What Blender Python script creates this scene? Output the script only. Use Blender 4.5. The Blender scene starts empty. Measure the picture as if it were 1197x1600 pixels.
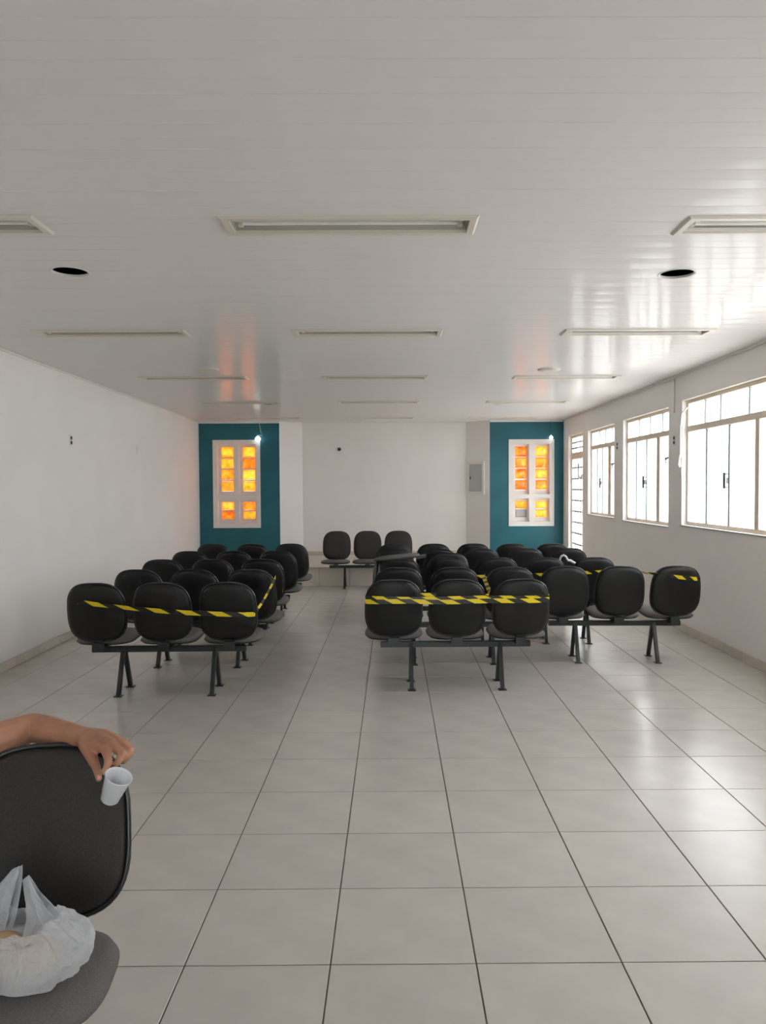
import bpy, bmesh, math, random
from mathutils import Vector, Matrix, Euler, noise
random.seed(7)
S = bpy.context.scene
COL = S.collection

# ------------------------------------------------------------------ camera
cam_d = bpy.data.cameras.new('camera')
cam = bpy.data.objects.new('camera', cam_d)
COL.objects.link(cam)
cam_d.sensor_width = 36.0
cam_d.lens = 1204.5 / 1600 * 36.0
cam_d.shift_x = -21.58 / 1600
cam_d.clip_start = 0.05
cam.matrix_world = (Matrix.Translation((0, 0, 1.634)) @ Matrix.Rotation(-0.0051, 4, 'Z')
                    @ Matrix.Rotation(math.pi / 2 - 0.0325, 4, 'X') @ Matrix.Rotation(-0.0051, 4, 'Z'))
S.camera = cam

# ------------------------------------------------------------------ sky, sun, exposure
wd = bpy.data.worlds.new('sky'); S.world = wd; wd.use_nodes = True
bgn = wd.node_tree.nodes['Background']
bgn.inputs['Color'].default_value = (0.925, 0.955, 1.0, 1)
bgn.inputs['Strength'].default_value = 5.6
sun_d = bpy.data.lights.new('sun', 'SUN'); sun_d.energy = 20.0; sun_d.angle = 0.01; sun_d.color = (1.0, 0.92, 0.82)
sun = bpy.data.objects.new('sun', sun_d); COL.objects.link(sun)
sun.rotation_euler = Vector((0.10, -0.75, -0.9)).to_track_quat('-Z', 'Y').to_euler()
S.view_settings.view_transform = 'Standard'
S.view_settings.look = 'None'
S.view_settings.gamma = 1.0
S.view_settings.use_curve_mapping = False
S.view_settings.exposure = 0.9
S.cycles.max_bounces = 12
S.cycles.diffuse_bounces = 6
S.cycles.use_adaptive_sampling = True
S.cycles.adaptive_threshold = 0.03
S.cycles.glossy_bounces = 4
S.cycles.transmission_bounces = 6
S.cycles.transparent_max_bounces = 10
S.cycles.sample_clamp_indirect = 6.0
S.cycles.caustics_reflective = False
S.cycles.caustics_refractive = False

XR = 3.25            # inner face of the window wall
ZC = 2.89            # ceiling
YT, YB = 14.66, 15.04  # teal walls, recessed back wall
YF = -3.0            # wall behind the camera
ZP, YP = 0.315, 12.70  # platform height and front
def xl(y): return -3.5 - 0.0224 * (y - 7.0)   # left wall

# ------------------------------------------------------------------ materials
def mat(name, col, rough=0.6, metal=0.0, spec=0.5, nscale=None, namt=0.0, bump=0.0, bscale=200, rnd=0.0, coat=0.0, trans=0.0):
    m = bpy.data.materials.new(name); m.use_nodes = True
    nt = m.node_tree; b = nt.nodes['Principled BSDF']
    b.inputs['Base Color'].default_value = (*col, 1)
    b.inputs['Roughness'].default_value = rough
    b.inputs['Metallic'].default_value = metal
    b.inputs['Specular IOR Level'].default_value = spec
    b.inputs['Coat Weight'].default_value = coat
    tc = nt.nodes.new('ShaderNodeTexCoord')
    last = None
    if nscale:
        n = nt.nodes.new('ShaderNodeTexNoise'); n.inputs['Scale'].default_value = nscale; n.inputs['Detail'].default_value = 4
        nt.links.new(tc.outputs['Object'], n.inputs['Vector'])
        r = nt.nodes.new('ShaderNodeMapRange')
        r.inputs['From Min'].default_value = 0.3; r.inputs['From Max'].default_value = 0.7
        r.inputs['To Min'].default_value = 1 - namt; r.inputs['To Max'].default_value = 1 + namt
        nt.links.new(n.outputs['Fac'], r.inputs['Value'])
        last = r.outputs['Result']
    if rnd:
        oi = nt.nodes.new('ShaderNodeObjectInfo')
        r2 = nt.nodes.new('ShaderNodeMapRange')
        r2.inputs['To Min'].default_value = 1 - rnd; r2.inputs['To Max'].default_value = 1 + rnd
        nt.links.new(oi.outputs['Random'], r2.inputs['Value'])
        if last is not None:
            mu = nt.nodes.new('ShaderNodeMath'); mu.operation = 'MULTIPLY'
            nt.links.new(last, mu.inputs[0]); nt.links.new(r2.outputs['Result'], mu.inputs[1]); last = mu.outputs[0]
        else: last = r2.outputs['Result']
    if last is not None:
        mx = nt.nodes.new('ShaderNodeVectorMath'); mx.operation = 'SCALE'
        mx.inputs[0].default_value = col
        nt.links.new(last, mx.inputs['Scale'])
        nt.links.new(mx.outputs[0], b.inputs['Base Color'])
    if bump:
        n2 = nt.nodes.new('ShaderNodeTexNoise'); n2.inputs['Scale'].default_value = bscale; n2.inputs['Detail'].default_value = 3
        nt.links.new(tc.outputs['Object'], n2.inputs['Vector'])
        bp = nt.nodes.new('ShaderNodeBump'); bp.inputs['Strength'].default_value = bump; bp.inputs['Distance'].default_value = 0.002
        nt.links.new(n2.outputs['Fac'], bp.inputs['Height']); nt.links.new(bp.outputs[0], b.inputs['Normal'])
    return m

def shader_mix(name, build):
    m = bpy.data.materials.new(name); m.use_nodes = True
    nt = m.node_tree
    for n in list(nt.nodes):
        if n.type != 'OUTPUT_MATERIAL': nt.nodes.remove(n)
    out = [n for n in nt.nodes if n.type == 'OUTPUT_MATERIAL'][0]
    nt.links.new(build(nt), out.inputs['Surface'])
    return m
def nd(nt, t, **kw):
    n = nt.nodes.new(t)
    for k, v in kw.items():
        n.inputs[k.replace('_', ' ')].default_value = v
    return n
def mixsh(nt, fac, a, b):
    m = nt.nodes.new('ShaderNodeMixShader')
    if isinstance(fac, (int, float)): m.inputs[0].default_value = fac
    else: nt.links.new(fac, m.inputs[0])
    nt.links.new(a.outputs[0], m.inputs[1]); nt.links.new(b.outputs[0], m.inputs[2])
    return m

def frosted(nt):
    t = nd(nt, 'ShaderNodeBsdfTranslucent', Color=(0.90, 0.91, 0.92, 1))
    p = nd(nt, 'ShaderNodeBsdfTransparent', Color=(0.90, 0.91, 0.92, 1))
    a = mixsh(nt, 0.45, t, p)
    g = nd(nt, 'ShaderNodeBsdfGlossy', Color=(1, 1, 1, 1), Roughness=0.25)
    return mixsh(nt, 0.05, a, g).outputs[0]
def clear(nt):
    p = nd(nt, 'ShaderNodeBsdfTransparent', Color=(0.91, 0.93, 0.935, 1))
    g = nd(nt, 'ShaderNodeBsdfGlossy', Color=(1, 1, 1, 1), Roughness=0.05)
    return mixsh(nt, 0.06, p, g).outputs[0]
def amber(nt):
    tc = nt.nodes.new('ShaderNodeTexCoord')
    oi = nt.nodes.new('ShaderNodeObjectInfo')
    v = nt.nodes.new('ShaderNodeVectorMath'); v.operation = 'ADD'
    sc = nt.nodes.new('ShaderNodeVectorMath'); sc.operation = 'SCALE'; sc.inputs['Scale'].default_value = 37.0
    cb = nt.nodes.new('ShaderNodeCombineXYZ')
    nt.links.new(oi.outputs['Random'], cb.inputs[0]); nt.links.new(oi.outputs['Random'], cb.inputs[2])
    nt.links.new(cb.outputs[0], sc.inputs[0])
    nt.links.new(tc.outputs['Object'], v.inputs[0]); nt.links.new(sc.outputs[0], v.inputs[1])
    n = nd(nt, 'ShaderNodeTexNoise', Scale=11.0, Detail=4.0); n.inputs['Distortion'].default_value = 0.8
    nt.links.new(v.outputs[0], n.inputs['Vector'])
    ad = nt.nodes.new('ShaderNodeMath'); ad.operation = 'MULTIPLY_ADD'; ad.inputs[1].default_value = 0.22; 
    nt.links.new(oi.outputs['Random'], ad.inputs[0]); nt.links.new(n.outputs['Fac'], ad.inputs[2])
    r = nt.nodes.new('ShaderNodeValToRGB')
    e = r.color_ramp.elements
    e[0].position = 0.34; e[0].color = (0.28, 0.062, 0.007, 1)
    e[1].position = 0.82; e[1].color = (0.52, 0.325, 0.10, 1)
    k = e.new(0.47); k.color = (0.44, 0.15, 0.020, 1)
    k2 = e.new(0.62); k2.color = (0.48, 0.235, 0.048, 1)
    nt.links.new(ad.outputs[0], r.inputs['Fac'])
    t = nt.nodes.new('ShaderNodeBsdfTranslucent'); nt.links.new(r.outputs['Color'], t.inputs['Color'])
    g = nd(nt, 'ShaderNodeBsdfGlossy', Color=(1, 1, 1, 1), Roughness=0.15)
    return mixsh(nt, 0.06, t, g).outputs[0]
def plastic_film(nt):
    n = nd(nt, 'ShaderNodeTexNoise', Scale=17.0, Detail=6.0); n.inputs['Distortion'].default_value = 2.2
    tc = nt.nodes.new('ShaderNodeTexCoord'); nt.links.new(tc.outputs['Object'], n.inputs['Vector'])
    bp = nd(nt, 'ShaderNodeBump', Strength=0.9, Distance=0.022); nt.links.new(n.outputs['Fac'], bp.inputs['Height'])
    p = nd(nt, 'ShaderNodeBsdfPrincipled', Base_Color=(0.86, 0.88, 0.90, 1), Roughness=0.33); nt.links.new(bp.outputs[0], p.inputs['Normal'])
    t = nd(nt, 'ShaderNodeBsdfTranslucent', Color=(0.9, 0.92, 0.95, 1)); nt.links.new(bp.outputs[0], t.inputs['Normal'])
    a = mixsh(nt, 0.4, p, t)
    tr = nd(nt, 'ShaderNodeBsdfTransparent', Color=(0.95, 0.96, 1, 1))
    return mixsh(nt, 0.30, a, tr).outputs[0]
def cup_plastic(nt):
    p = nd(nt, 'ShaderNodeBsdfPrincipled', Base_Color=(0.88, 0.89, 0.91, 1), Roughness=0.3)
    t = nd(nt, 'ShaderNodeBsdfTranslucent', Color=(0.92, 0.93, 0.96, 1))
    return mixsh(nt, 0.35, p, t).outputs[0]
def pvc_gloss(nt):
    d = nd(nt, 'ShaderNodeBsdfDiffuse', Color=(0.83, 0.81, 0.80, 1))
    p = nd(nt, 'ShaderNodeBsdfPrincipled', Base_Color=(0.83, 0.81, 0.80, 1), Roughness=0.12)
    p.inputs['Specular IOR Level'].default_value = 0.22
    return mixsh(nt, 0.34, d, p).outputs[0]
def hazard(nt):
    uv = nt.nodes.new('ShaderNodeUVMap'); uv.uv_map = 'tape'
    sp = nt.nodes.new('ShaderNodeSeparateXYZ'); nt.links.new(uv.outputs[0], sp.inputs[0])
    a = nt.nodes.new('ShaderNodeMath'); a.operation = 'MULTIPLY_ADD'; a.inputs[1].default_value = 1.5
    nt.links.new(sp.outputs['Y'], a.inputs[0]); nt.links.new(sp.outputs['X'], a.inputs[2])
    f = nt.nodes.new('ShaderNodeMath'); f.operation = 'FRACT'
    d = nt.nodes.new('ShaderNodeMath'); d.operation = 'DIVIDE'; d.inputs[1].default_value = 4.4
    nt.links.new(a.outputs[0], d.inputs[0]); nt.links.new(d.outputs[0], f.inputs[0])
    g = nt.nodes.new('ShaderNodeMath'); g.operation = 'GREATER_THAN'; g.inputs[1].default_value = 0.5
    nt.links.new(f.outputs[0], g.inputs[0])
    mx = nt.nodes.new('ShaderNodeMix'); mx.data_type = 'RGBA'
    mx.inputs[6].default_value = (0.80, 0.62, 0.01, 1); mx.inputs[7].default_value = (0.012, 0.013, 0.012, 1)
    nt.links.new(g.outputs[0], mx.inputs[0])
    p = nd(nt, 'ShaderNodeBsdfPrincipled', Roughness=0.35)
    nt.links.new(mx.outputs[2], p.inputs['Base Color'])
    return p.outputs[0]
def glow(nt):
    return nd(nt, 'ShaderNodeEmission', Color=(0.85, 1.0, 1.0, 1), Strength=2.2).outputs[0]

M = dict(
    paint=mat('white_wall_paint', (0.83, 0.81, 0.78), 0.7, nscale=1.3, namt=0.025, bump=0.05, bscale=120),
    teal=mat('teal_wall_paint', (0.009, 0.125, 0.165), 0.5, nscale=2.2, namt=0.13, bump=0.08, bscale=90),
    white=mat('white_enamel', (0.80, 0.78, 0.74), 0.45, nscale=6, namt=0.03),
    pvc=shader_mix('white_pvc_plank', pvc_gloss),
    cream=mat('cream_fixture', (0.72, 0.69, 0.60), 0.4),
    reflector=mat('reflector_white', (0.42, 0.40, 0.36), 0.4),
    tube=mat('glass_tube_white', (0.85, 0.86, 0.84), 0.25),
    void=mat('dark_roof_void', (0.015, 0.014, 0.013), 0.9),
    tile=mat('ceramic_floor_tile', (0.56, 0.53, 0.485), 0.24, nscale=5, namt=0.055, rnd=0.025, spec=0.5),
    grout=mat('brown_grout', (0.17, 0.12, 0.085), 0.9, nscale=9, namt=0.3),
    riser=mat('beige_ceramic', (0.60, 0.54, 0.46), 0.3, nscale=5, namt=0.05, rnd=0.03),
    steel=mat('beige_painted_steel', (0.74, 0.64, 0.53), 0.45, nscale=12, namt=0.05),
    bar=mat('grey_steel_bar', (0.30, 0.33, 0.35), 0.45),
    dark=mat('dark_metal', (0.03, 0.03, 0.03), 0.45),
    shell=mat('black_plastic_shell', (0.0075, 0.0075, 0.008), 0.42, spec=0.4, bump=0.25, bscale=420),
    edge=mat('black_edge_trim', (0.030, 0.031, 0.033), 0.24),
    fabric=mat('dark_grey_fabric', (0.040, 0.0375, 0.036), 0.9, nscale=260, namt=0.22, bump=0.5, bscale=500),
    seatfab=mat('grey_seat_fabric', (0.125, 0.118, 0.115), 0.85, nscale=260, namt=0.2, bump=0.5, bscale=500),
    leg=mat('black_painted_steel', (0.016, 0.022, 0.021), 0.4),
    panelgrey=mat('grey_panel_door', (0.50, 0.51, 0.52), 0.45),
    blackp=mat('black_plastic', (0.012, 0.012, 0.012), 0.5),
    skin=mat('skin', (0.46, 0.225, 0.14), 0.5, nscale=22, namt=0.10, bump=0.12, bscale=160),
    nail=mat('fingernail', (0.66, 0.38, 0.30), 0.3),
    shirt=mat('navy_shirt', (0.03, 0.04, 0.08), 0.85, nscale=60, namt=0.1),
    denim=mat('denim', (0.06, 0.09, 0.16), 0.9, nscale=90, namt=0.15),
    hair=mat('dark_hair', (0.02, 0.014, 0.01), 0.6, nscale=80, namt=0.3),
    shoe=mat('black_shoe', (0.02, 0.02, 0.02), 0.5),
    bread=mat('beige_contents', (0.60, 0.42, 0.25), 0.7, nscale=14, namt=0.2),
    ground=mat('grey_concrete', (0.33, 0.315, 0.29), 0.9, nscale=0.6, namt=0.08),
    strap=mat('pale_plastic_strap', (0.62, 0.66, 0.70), 0.35),
    rag=mat('grey_cloth', (0.34, 0.31, 0.29), 0.95, nscale=40, namt=0.15),
    wire=mat('white_wire', (0.6, 0.62, 0.58), 0.5),
    frosted=shader_mix('frosted_glass', frosted), clear=shader_mix('clear_glass', clear),
    amber=shader_mix('amber_glass', amber), film=shader_mix('white_plastic_film', plastic_film),
    cup=shader_mix('white_cup_plastic', cup_plastic), hazard=shader_mix('hazard_tape', hazard), glow=shader_mix('lamp_glow', glow),
)

# ------------------------------------------------------------------ mesh helpers
class MB:
    def __init__(s): s.v = []; s.f = []
    def box(s, a, b):
        x0, y0, z0 = a; x1, y1, z1 = b; k = len(s.v)
        s.v += [(x0,y0,z0),(x1,y0,z0),(x1,y1,z0),(x0,y1,z0),(x0,y0,z1),(x1,y0,z1),(x1,y1,z1),(x0,y1,z1)]
        s.f += [tuple(k+i for i in q) for q in ((0,3,2,1),(4,5,6,7),(0,1,5,4),(1,2,6,5),(2,3,7,6),(3,0,4,7))]
        return s
    def prism(s, poly, z0, z1):      # poly in xy
        k = len(s.v); n = len(poly)
        s.v += [(x,y,z0) for x,y in poly] + [(x,y,z1) for x,y in poly]
        s.f += [tuple(k+i for i in range(n))[::-1], tuple(k+n+i for i in range(n))]
        s.f += [(k+i, k+(i+1)%n, k+n+(i+1)%n, k+n+i) for i in range(n)]
        return s
    def tube(s, pts, r, n=8, cap=True):
        pts = [Vector(p) for p in pts]; rs = r if isinstance(r, (list, tuple)) else [r]*len(pts)
        k = len(s.v); up = Vector((0.13, 0.21, 0.97))
        for i, p in enumerate(pts):
            d = (pts[min(i+1, len(pts)-1)] - pts[max(i-1, 0)]).normalized()
            a = d.cross(up)
            if a.length < 1e-3: a = d.cross(Vector((1,0,0)))
            a.normalize(); b = d.cross(a)
            s.v += [tuple(p + (a*math.cos(t)+b*math.sin(t))*rs[i]) for t in [2*math.pi*j/n for j in range(n)]]
        for i in range(len(pts)-1):
            for j in range(n):
                s.f.append((k+i*n+j, k+i*n+(j+1)%n, k+(i+1)*n+(j+1)%n, k+(i+1)*n+j))
        if cap:
            s.f.append(tuple(k+j for j in range(n))[::-1]); s.f.append(tuple(k+(len(pts)-1)*n+j for j in range(n)))
        return s
    def bar(s, p, q, w, h, up=(0,0,1)):  # rectangular bar between two points
        p, q = Vector(p), Vector(q); d = (q-p).normalized(); a = d.cross(Vector(up))
        if a.length < 1e-3: a = d.cross(Vector((1,0,0)))
        a.normalize(); b = a.cross(d); k = len(s.v)
        for o in (p, q):
            for sx, sz in ((-1,-1),(1,-1),(1,1),(-1,1)):
                s.v.append(tuple(o + a*sx*w/2 + b*sz*h/2))
        s.f += [tuple(k+i for i in t) for t in ((0,1,2,3),(7,6,5,4),(0,4,5,1),(1,5,6,2),(2,6,7,3),(3,7,4,0))]
        return s
    def lathe(s, prof, n=24, c=(0,0,0)):   # prof: (r, z)
        k = len(s.v)
        for r, z in prof:
            s.v += [(c[0]+r*math.cos(2*math.pi*j/n), c[1]+r*math.sin(2*math.pi*j/n), c[2]+z) for j in range(n)]
        for i in range(len(prof)-1):
            for j in range(n):
                s.f.append((k+i*n+j, k+i*n+(j+1)%n, k+(i+1)*n+(j+1)%n, k+(i+1)*n+j))
        return s
    def mesh(s, name, bevel=0.0, smooth=False, seg=2):
        me = bpy.data.meshes.new(name); me.from_pydata(s.v, [], s.f)
        bm = bmesh.new(); bm.from_mesh(me)
        bmesh.ops.recalc_face_normals(bm, faces=bm.faces)
        if bevel:
            bmesh.ops.bevel(bm, geom=[e for e in bm.edges if len(e.link_faces) == 2 and e.calc_face_angle(0) > 0.5], offset=bevel, segments=seg, affect='EDGES', clamp_overlap=True)
        bm.to_mesh(me); bm.free()
        if smooth: me.shade_smooth()
        return me
    def build(s, name, m, parent=None, bevel=0.0, smooth=False, seg=2, loc=None):
        return put(name, s.mesh(name, bevel, smooth, seg), m, parent, loc)
def put(name, me, m, parent=None, loc=None):
    if m is not None and not me.materials: me.materials.append(M[m] if isinstance(m, str) else m)
    o = bpy.data.objects.new(name, me); COL.objects.link(o)
    if parent: o.parent = parent
    if loc: o.location = loc
    return o
def empty(name, loc=(0,0,0), rz=0.0):
    o = bpy.data.objects.new(name, None); COL.objects.link(o); o.location = loc; o.rotation_euler = (0,0,rz); o.empty_display_size = 0.1
    return o
def tag(o, label, cat, group=None):
    o['label'] = label; o['category'] = cat
    if group: o['group'] = group
    return o
def struct(o, label=None):
    o['kind'] = 'structure'
    if label: o['label'] = label
    return o
def copy_tree(o, parent=None):
    c = o.copy(); COL.objects.link(c); c.parent = parent
    for ch in o.children: copy_tree(ch, c)
    return c

# rectangles minus holes -> box cells
def cells(u0, u1, v0, v1, holes):
    us = sorted({u0, u1, *[h for q in holes for h in (q[0], q[1]) if u0 < h < u1]})
    vs = sorted({v0, v1, *[h for q in holes for h in (q[2], q[3]) if v0 < h < v1]})
    out = []
    for a, b in zip(us, us[1:]):
        for c, d in zip(vs, vs[1:]):
            mu, mv = (a+b)/2, (c+d)/2
            if not any(q[0] < mu < q[1] and q[2] < mv < q[3] for q in holes): out.append((a, b, c, d))
    return out

# ------------------------------------------------------------------ floor
GX, GY, T, G = -0.2222, 2.59, 0.5, 0.005
floor = struct(MB().prism([(xl(YF), YF), (XR, YF), (XR, YT+0.38), (xl(YT), YT+0.38)], -0.20, -0.004).build('floor', 'grout'),
               'glossy pale ceramic tile floor')
i0, i1 = -7, 6
tile_me = MB().box((G/2, G/2, -0.0038), (T-G/2, T-G/2, 0)).mesh('floor_tile', bevel=0.0012, seg=1)
rest = MB(); ntile = 0
for j in range(-11, 21):
    y0 = GY + j*T; y1 = y0 + T
    for i in range(i0, i1+1):
        a, b = GX + i*T, GX + (i+1)*T
        lo, hi = max(a, xl(y0)+0.004), min(b, XR-0.002)
        if hi - lo < 0.02: continue
        yy1 = min(y1, YP-0.002)
        if yy1 - y0 < 0.02: continue
        if -2 <= j <= 14:
            ntile += 1
            if lo == a and hi == b and yy1 == y1: put('floor_tile', tile_me, 'tile', floor, (a, y0, 0))
            else: MB().box((lo+G/2, y0+G/2, -0.0038), (hi-G/2, yy1-G/2, 0)).build('floor_tile', 'tile', floor, bevel=0.0012, seg=1)
        else: rest.box((lo+G/2, y0+G/2, -0.0038), (hi-G/2, yy1-G/2, 0))
ro = rest.build('tile_field', 'tile', floor); ro['kind'] = 'stuff'

# platform at the far end
plat = struct(MB().prism([(xl(YP), YP+0.012), (XR, YP+0.012), (XR, YT-0.002), (1.845, YT-0.002), (1.43, YB-0.002), (-1.755, YB-0.002), (-2.146, YT-0.002), (xl(YT), YT-0.002)], -0.003, ZP-0.012).build('floor_platform', 'grout'),
              'raised tiled platform along the far wall')
for i in range(i0, i1+1):
    lo, hi = max(GX+i*T, xl(YP)+0.01), min(GX+(i+1)*T, XR-0.004)
    if hi-lo < 0.02: continue
    MB().box((lo+G/2, YP, 0.002), (hi-G/2, YP+0.0118, ZP-0.014)).build('riser_tile', 'riser', plat, bevel=0.001, seg=1)
    for j in range(5):
        y0 = YP - 0.008 + j*T; y1 = min(y0+T, (YB-0.03) if (lo > -1.75 and hi < 1.43) else YT-0.03)
        if y1-y0 > 0.03:
            MB().box((max(lo, xl(y1)+0.005)+G/2, y0+(G/2 if j else 0), ZP-0.0118), (hi-G/2, y1-G/2, ZP)).build('platform_tile', 'riser', plat, bevel=0.001, seg=1)

# ------------------------------------------------------------------ ceiling
LX = [(-2.865, -1.645), (-0.805, 0.41), (1.39, 2.615)]
LY = [3.735 + 2.57*k for k in range(-1, 5)]
FW = 0.13
openings = [(x0+0.035, x1-0.035, y-FW+0.035, y+FW-0.035) for y in LY for x0, x1 in LX]
rounds = [(-1.865, 4.525, 0.10), (1.695, 4.612, 0.10), (-1.887, 11.72, 0.10)]
ceil = struct(MB().prism([(xl(YF)-0.1, YF-0.1), (XR+0.1, YF-0.1), (XR+0.1, YB+0.1), (xl(YB)-0.1, YB+0.1)], ZC+0.10, ZC+0.2).build('ceiling', 'void'),
              'glossy white plank ceiling')
p0 = 2.107 - 0.2*25
for k in range(0, 92):
    ya, yb = p0 + 0.2*k, p0 + 0.2*(k+1)
    yb = min(yb, YB)
    if yb - ya < 0.02: continue
    mb = MB(); g = 0.0028
    for a, b, c, d in cells(-9, XR-0.002, ya, yb, openings):
        # bottom profile: shallow crown with grooves at both long edges
        prof = []
        for tt in (0, g, 0.3*0.2, 0.0985, 0.1, 0.1015, 0.14, 0.2-g, 0.2):
            z = 0.0035 if tt in (0, 0.2) else (0.0009 if tt == 0.1 else 0.0)
            z += 0.0010*((tt-0.1)/0.1)**2
            prof.append((ya+tt, z))
        ys = sorted({c, d, *[p[0] for p in prof if c < p[0] < d]})
        def zz(y):
            for (ya_, za), (yb_, zb) in zip(prof, prof[1:]):
                if ya_-1e-9 <= y <= yb_+1e-9: return za + (zb-za)*(y-ya_)/(yb_-ya_)
            return prof[-1][1]
        n = len(mb.v)
        for y in ys:
            xa = (xl(y)+0.002) if a == -9 else a
            mb.v += [(xa, y, ZC+zz(y)), (b, y, ZC+zz(y)), (xa, y, ZC+0.012), (b, y, ZC+0.012)]
        for q in range(len(ys)-1):
            e = n+4*q
            mb.f += [(e, e+1, e+5, e+4), (e+2, e+6, e+7, e+3), (e, e+4, e+6, e+2), (e+1, e+3, e+7, e+5)]
        e = n+4*(len(ys)-1)
        mb.f += [(n, n+2, n+3, n+1), (e, e+1, e+3, e+2)]
    o = mb.build('ceiling_plank', 'pvc', ceil)
    for (cx, cy, r) in rounds:
        if ya < cy+r and yb > cy-r:
            co = MB().lathe([(0.0001, -0.05), (r, -0.05), (r, 0.05), (0.0001, 0.05)], 40, (cx, cy, ZC)).build('cutter', None)
            md = o.modifiers.new('cut', 'BOOLEAN'); md.object = co; md.operation = 'DIFFERENCE'; md.solver = 'EXACT'
            dg = bpy.context.evaluated_depsgraph_get()
            me = bpy.data.meshes.new_from_object(o.evaluated_get(dg))
            o.modifiers.clear(); o.data = me
            if not me.materials: me.materials.append(M['pvc'])
            bpy.data.objects.remove(co)

# ------------------------------------------------------------------ walls
W3 = (6.62, 8.66, 1.19, 2.585); W2 = (9.08, 10.87, 1.15, 2.555); W1 = (11.31, 12.82, 1.165, 2.545)
W4 = (4.15, 6.19, 1.19, 2.585); W5 = (1.68, 3.72, 1.19, 2.585)  # two unseen windows, added to bring more daylight into the room
D1 = (13.20, 14.24, ZP, 2.555)
WT = 0.16
mb = MB()
for a, b, c, d in cells(YF, YT+0.5, -0.2, ZC+0.1, [W1, W2, W3, W4, W5, D1]):
    mb.box((XR, a, c), (XR+WT, b, d))
struct(mb.build('wall_right', 'paint'), 'white painted wall with the row of windows')
struct(MB().prism([(xl(YF), YF), (xl(YF)-0.15, YF), (xl(YB)-0.15, YB), (xl(YB), YB)], -0.2, ZC+0.1).build('wall_left', 'paint'), 'plain white painted wall on the left')
FD = (-1.0, 1.0, 0.0, 2.15)  # unseen entrance opening, added for its daylight
mb = MB()
for a, b, c, d in cells(xl(YF)-0.15, XR+WT, -0.2, ZC+0.1, [FD]): mb.box((a, YF-0.15, c), (b, YF, d))
struct(mb.build('wall_front', 'paint'), 'white wall behind the camera with the added wide glazed entrance')
struct(MB().box((-1.765, YB, -0.2), (1.44, YB+0.15, ZC+0.1)).build('wall_back', 'paint'), 'white recessed wall above the platform')
struct(MB().prism([(-2.146, YT), (-1.755, YB), (-1.755, YB+0.15), (-2.146, YB+0.15)], -0.2, ZC+0.1).build('wall_back_left_splay', 'paint'))
struct(MB().prism([(1.847, YT), (1.847, YB+0.15), (1.43, YB+0.15), (1.43, YB)], -0.2, ZC+0.1).build('wall_back_right_splay', 'paint'))
AL = (-3.41, -2.51, 0.87, 2.54); AR = (2.205, 3.07, 0.875, 2.525)
TT = 0.16
for nm, x0, x1, A in (('wall_back_left', xl(YT)-0.1, -2.146, AL), ('wall_back_right', 1.847, XR, AR)):
    mb = MB()
    for a, b, c, d in cells(x0, x1, -0.2, ZC+0.1, [(A[0]+0.03, A[1]-0.03, A[2]+0.03, A[3]-0.03)]):
        mb.box((a, YT, c), (b, YT+TT, d))
    struct(mb.build(nm, 'teal'), 'teal painted wall with amber glass window')

# cornices and baseboards
def strip(name, p, q, z0, z1, d, m, label=None):   # along p->q in xy, thickness d to the left of the direction
    p, q = Vector((*p, 0)), Vector((*q, 0)); n = Vector((-(q-p).y, (q-p).x, 0)).normalized()*d
    return MB().prism([(p.x, p.y), (q.x, q.y), ((q+n).x, (q+n).y), ((p+n).x, (p+n).y)], z0, z1).build(name, m, bevel=0.002)
e = 0.0015
struct(strip('trim_1', (XR-e, YF), (XR-e, YT-0.04), ZC-0.022, ZC-0.001, 0.02, 'white'))
struct(strip('trim_2', (xl(YT)+e, YT-0.04), (xl(YF)+e, YF), ZC-0.018, ZC-0.001, 0.018, 'white'))
struct(strip('trim_3', (-2.146, YT-e), (xl(YT)+0.01, YT-e), ZC-0.04, ZC-0.001, 0.03, 'white'))
struct(strip('trim_4', (XR-0.01, YT-e), (1.85, YT-e), ZC-0.035, ZC-0.001, 0.03, 'white'))
struct(strip('trim_5', (1.42, YB-e), (-1.74, YB-e), ZC-0.016, ZC-0.001, 0.016, 'white'))
def baseboard(name, f, ya, yb, h, sgn, z=0.0):
    b0 = struct(MB().prism([(f(ya)+sgn*0.0005, ya), (f(ya)+sgn*0.004, ya), (f(yb)+sgn*0.004, yb), (f(yb)+sgn*0.0005, yb)], z+0.002, z+h-0.004).build(name, 'grout'), 'beige ceramic skirting')
    y = GY - 11*T
    while y < yb:
        a, b = max(y, ya)+0.002, min(y+T, yb)-0.002
        if b-a > 0.02:
            MB().prism([(f(a)+sgn*0.005, a), (f(a)+sgn*0.015, a), (f(b)+sgn*0.015, b), (f(b)+sgn*0.005, b)], z+0.002, z+h).build('skirting_tile', 'riser', b0, bevel=0.0015, seg=1)
        y += T
baseboard('baseboard_right', lambda y: XR, YF+0.02, YP-0.01, 0.085, -1)
baseboard('baseboard_left', xl, YF+0.02, YP-0.01, 0.085, 1)
bb = struct(MB().box((-1.73, YB-0.006, ZP+0.001), (1.40, YB-0.001, ZP+0.07)).build('baseboard_back', 'grout'), 'beige ceramic skirting')
for i in range(i0, i1+1):
    lo, hi = max(GX+i*T, -1.73), min(GX+(i+1)*T, 1.40)
    if hi-lo > 0.02: MB().box((lo+0.002, YB-0.018, ZP+0.001), (hi-0.002, YB-0.0065, ZP+0.072)).build('skirting_tile', 'riser', bb, bevel=0.0015, seg=1)

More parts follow.
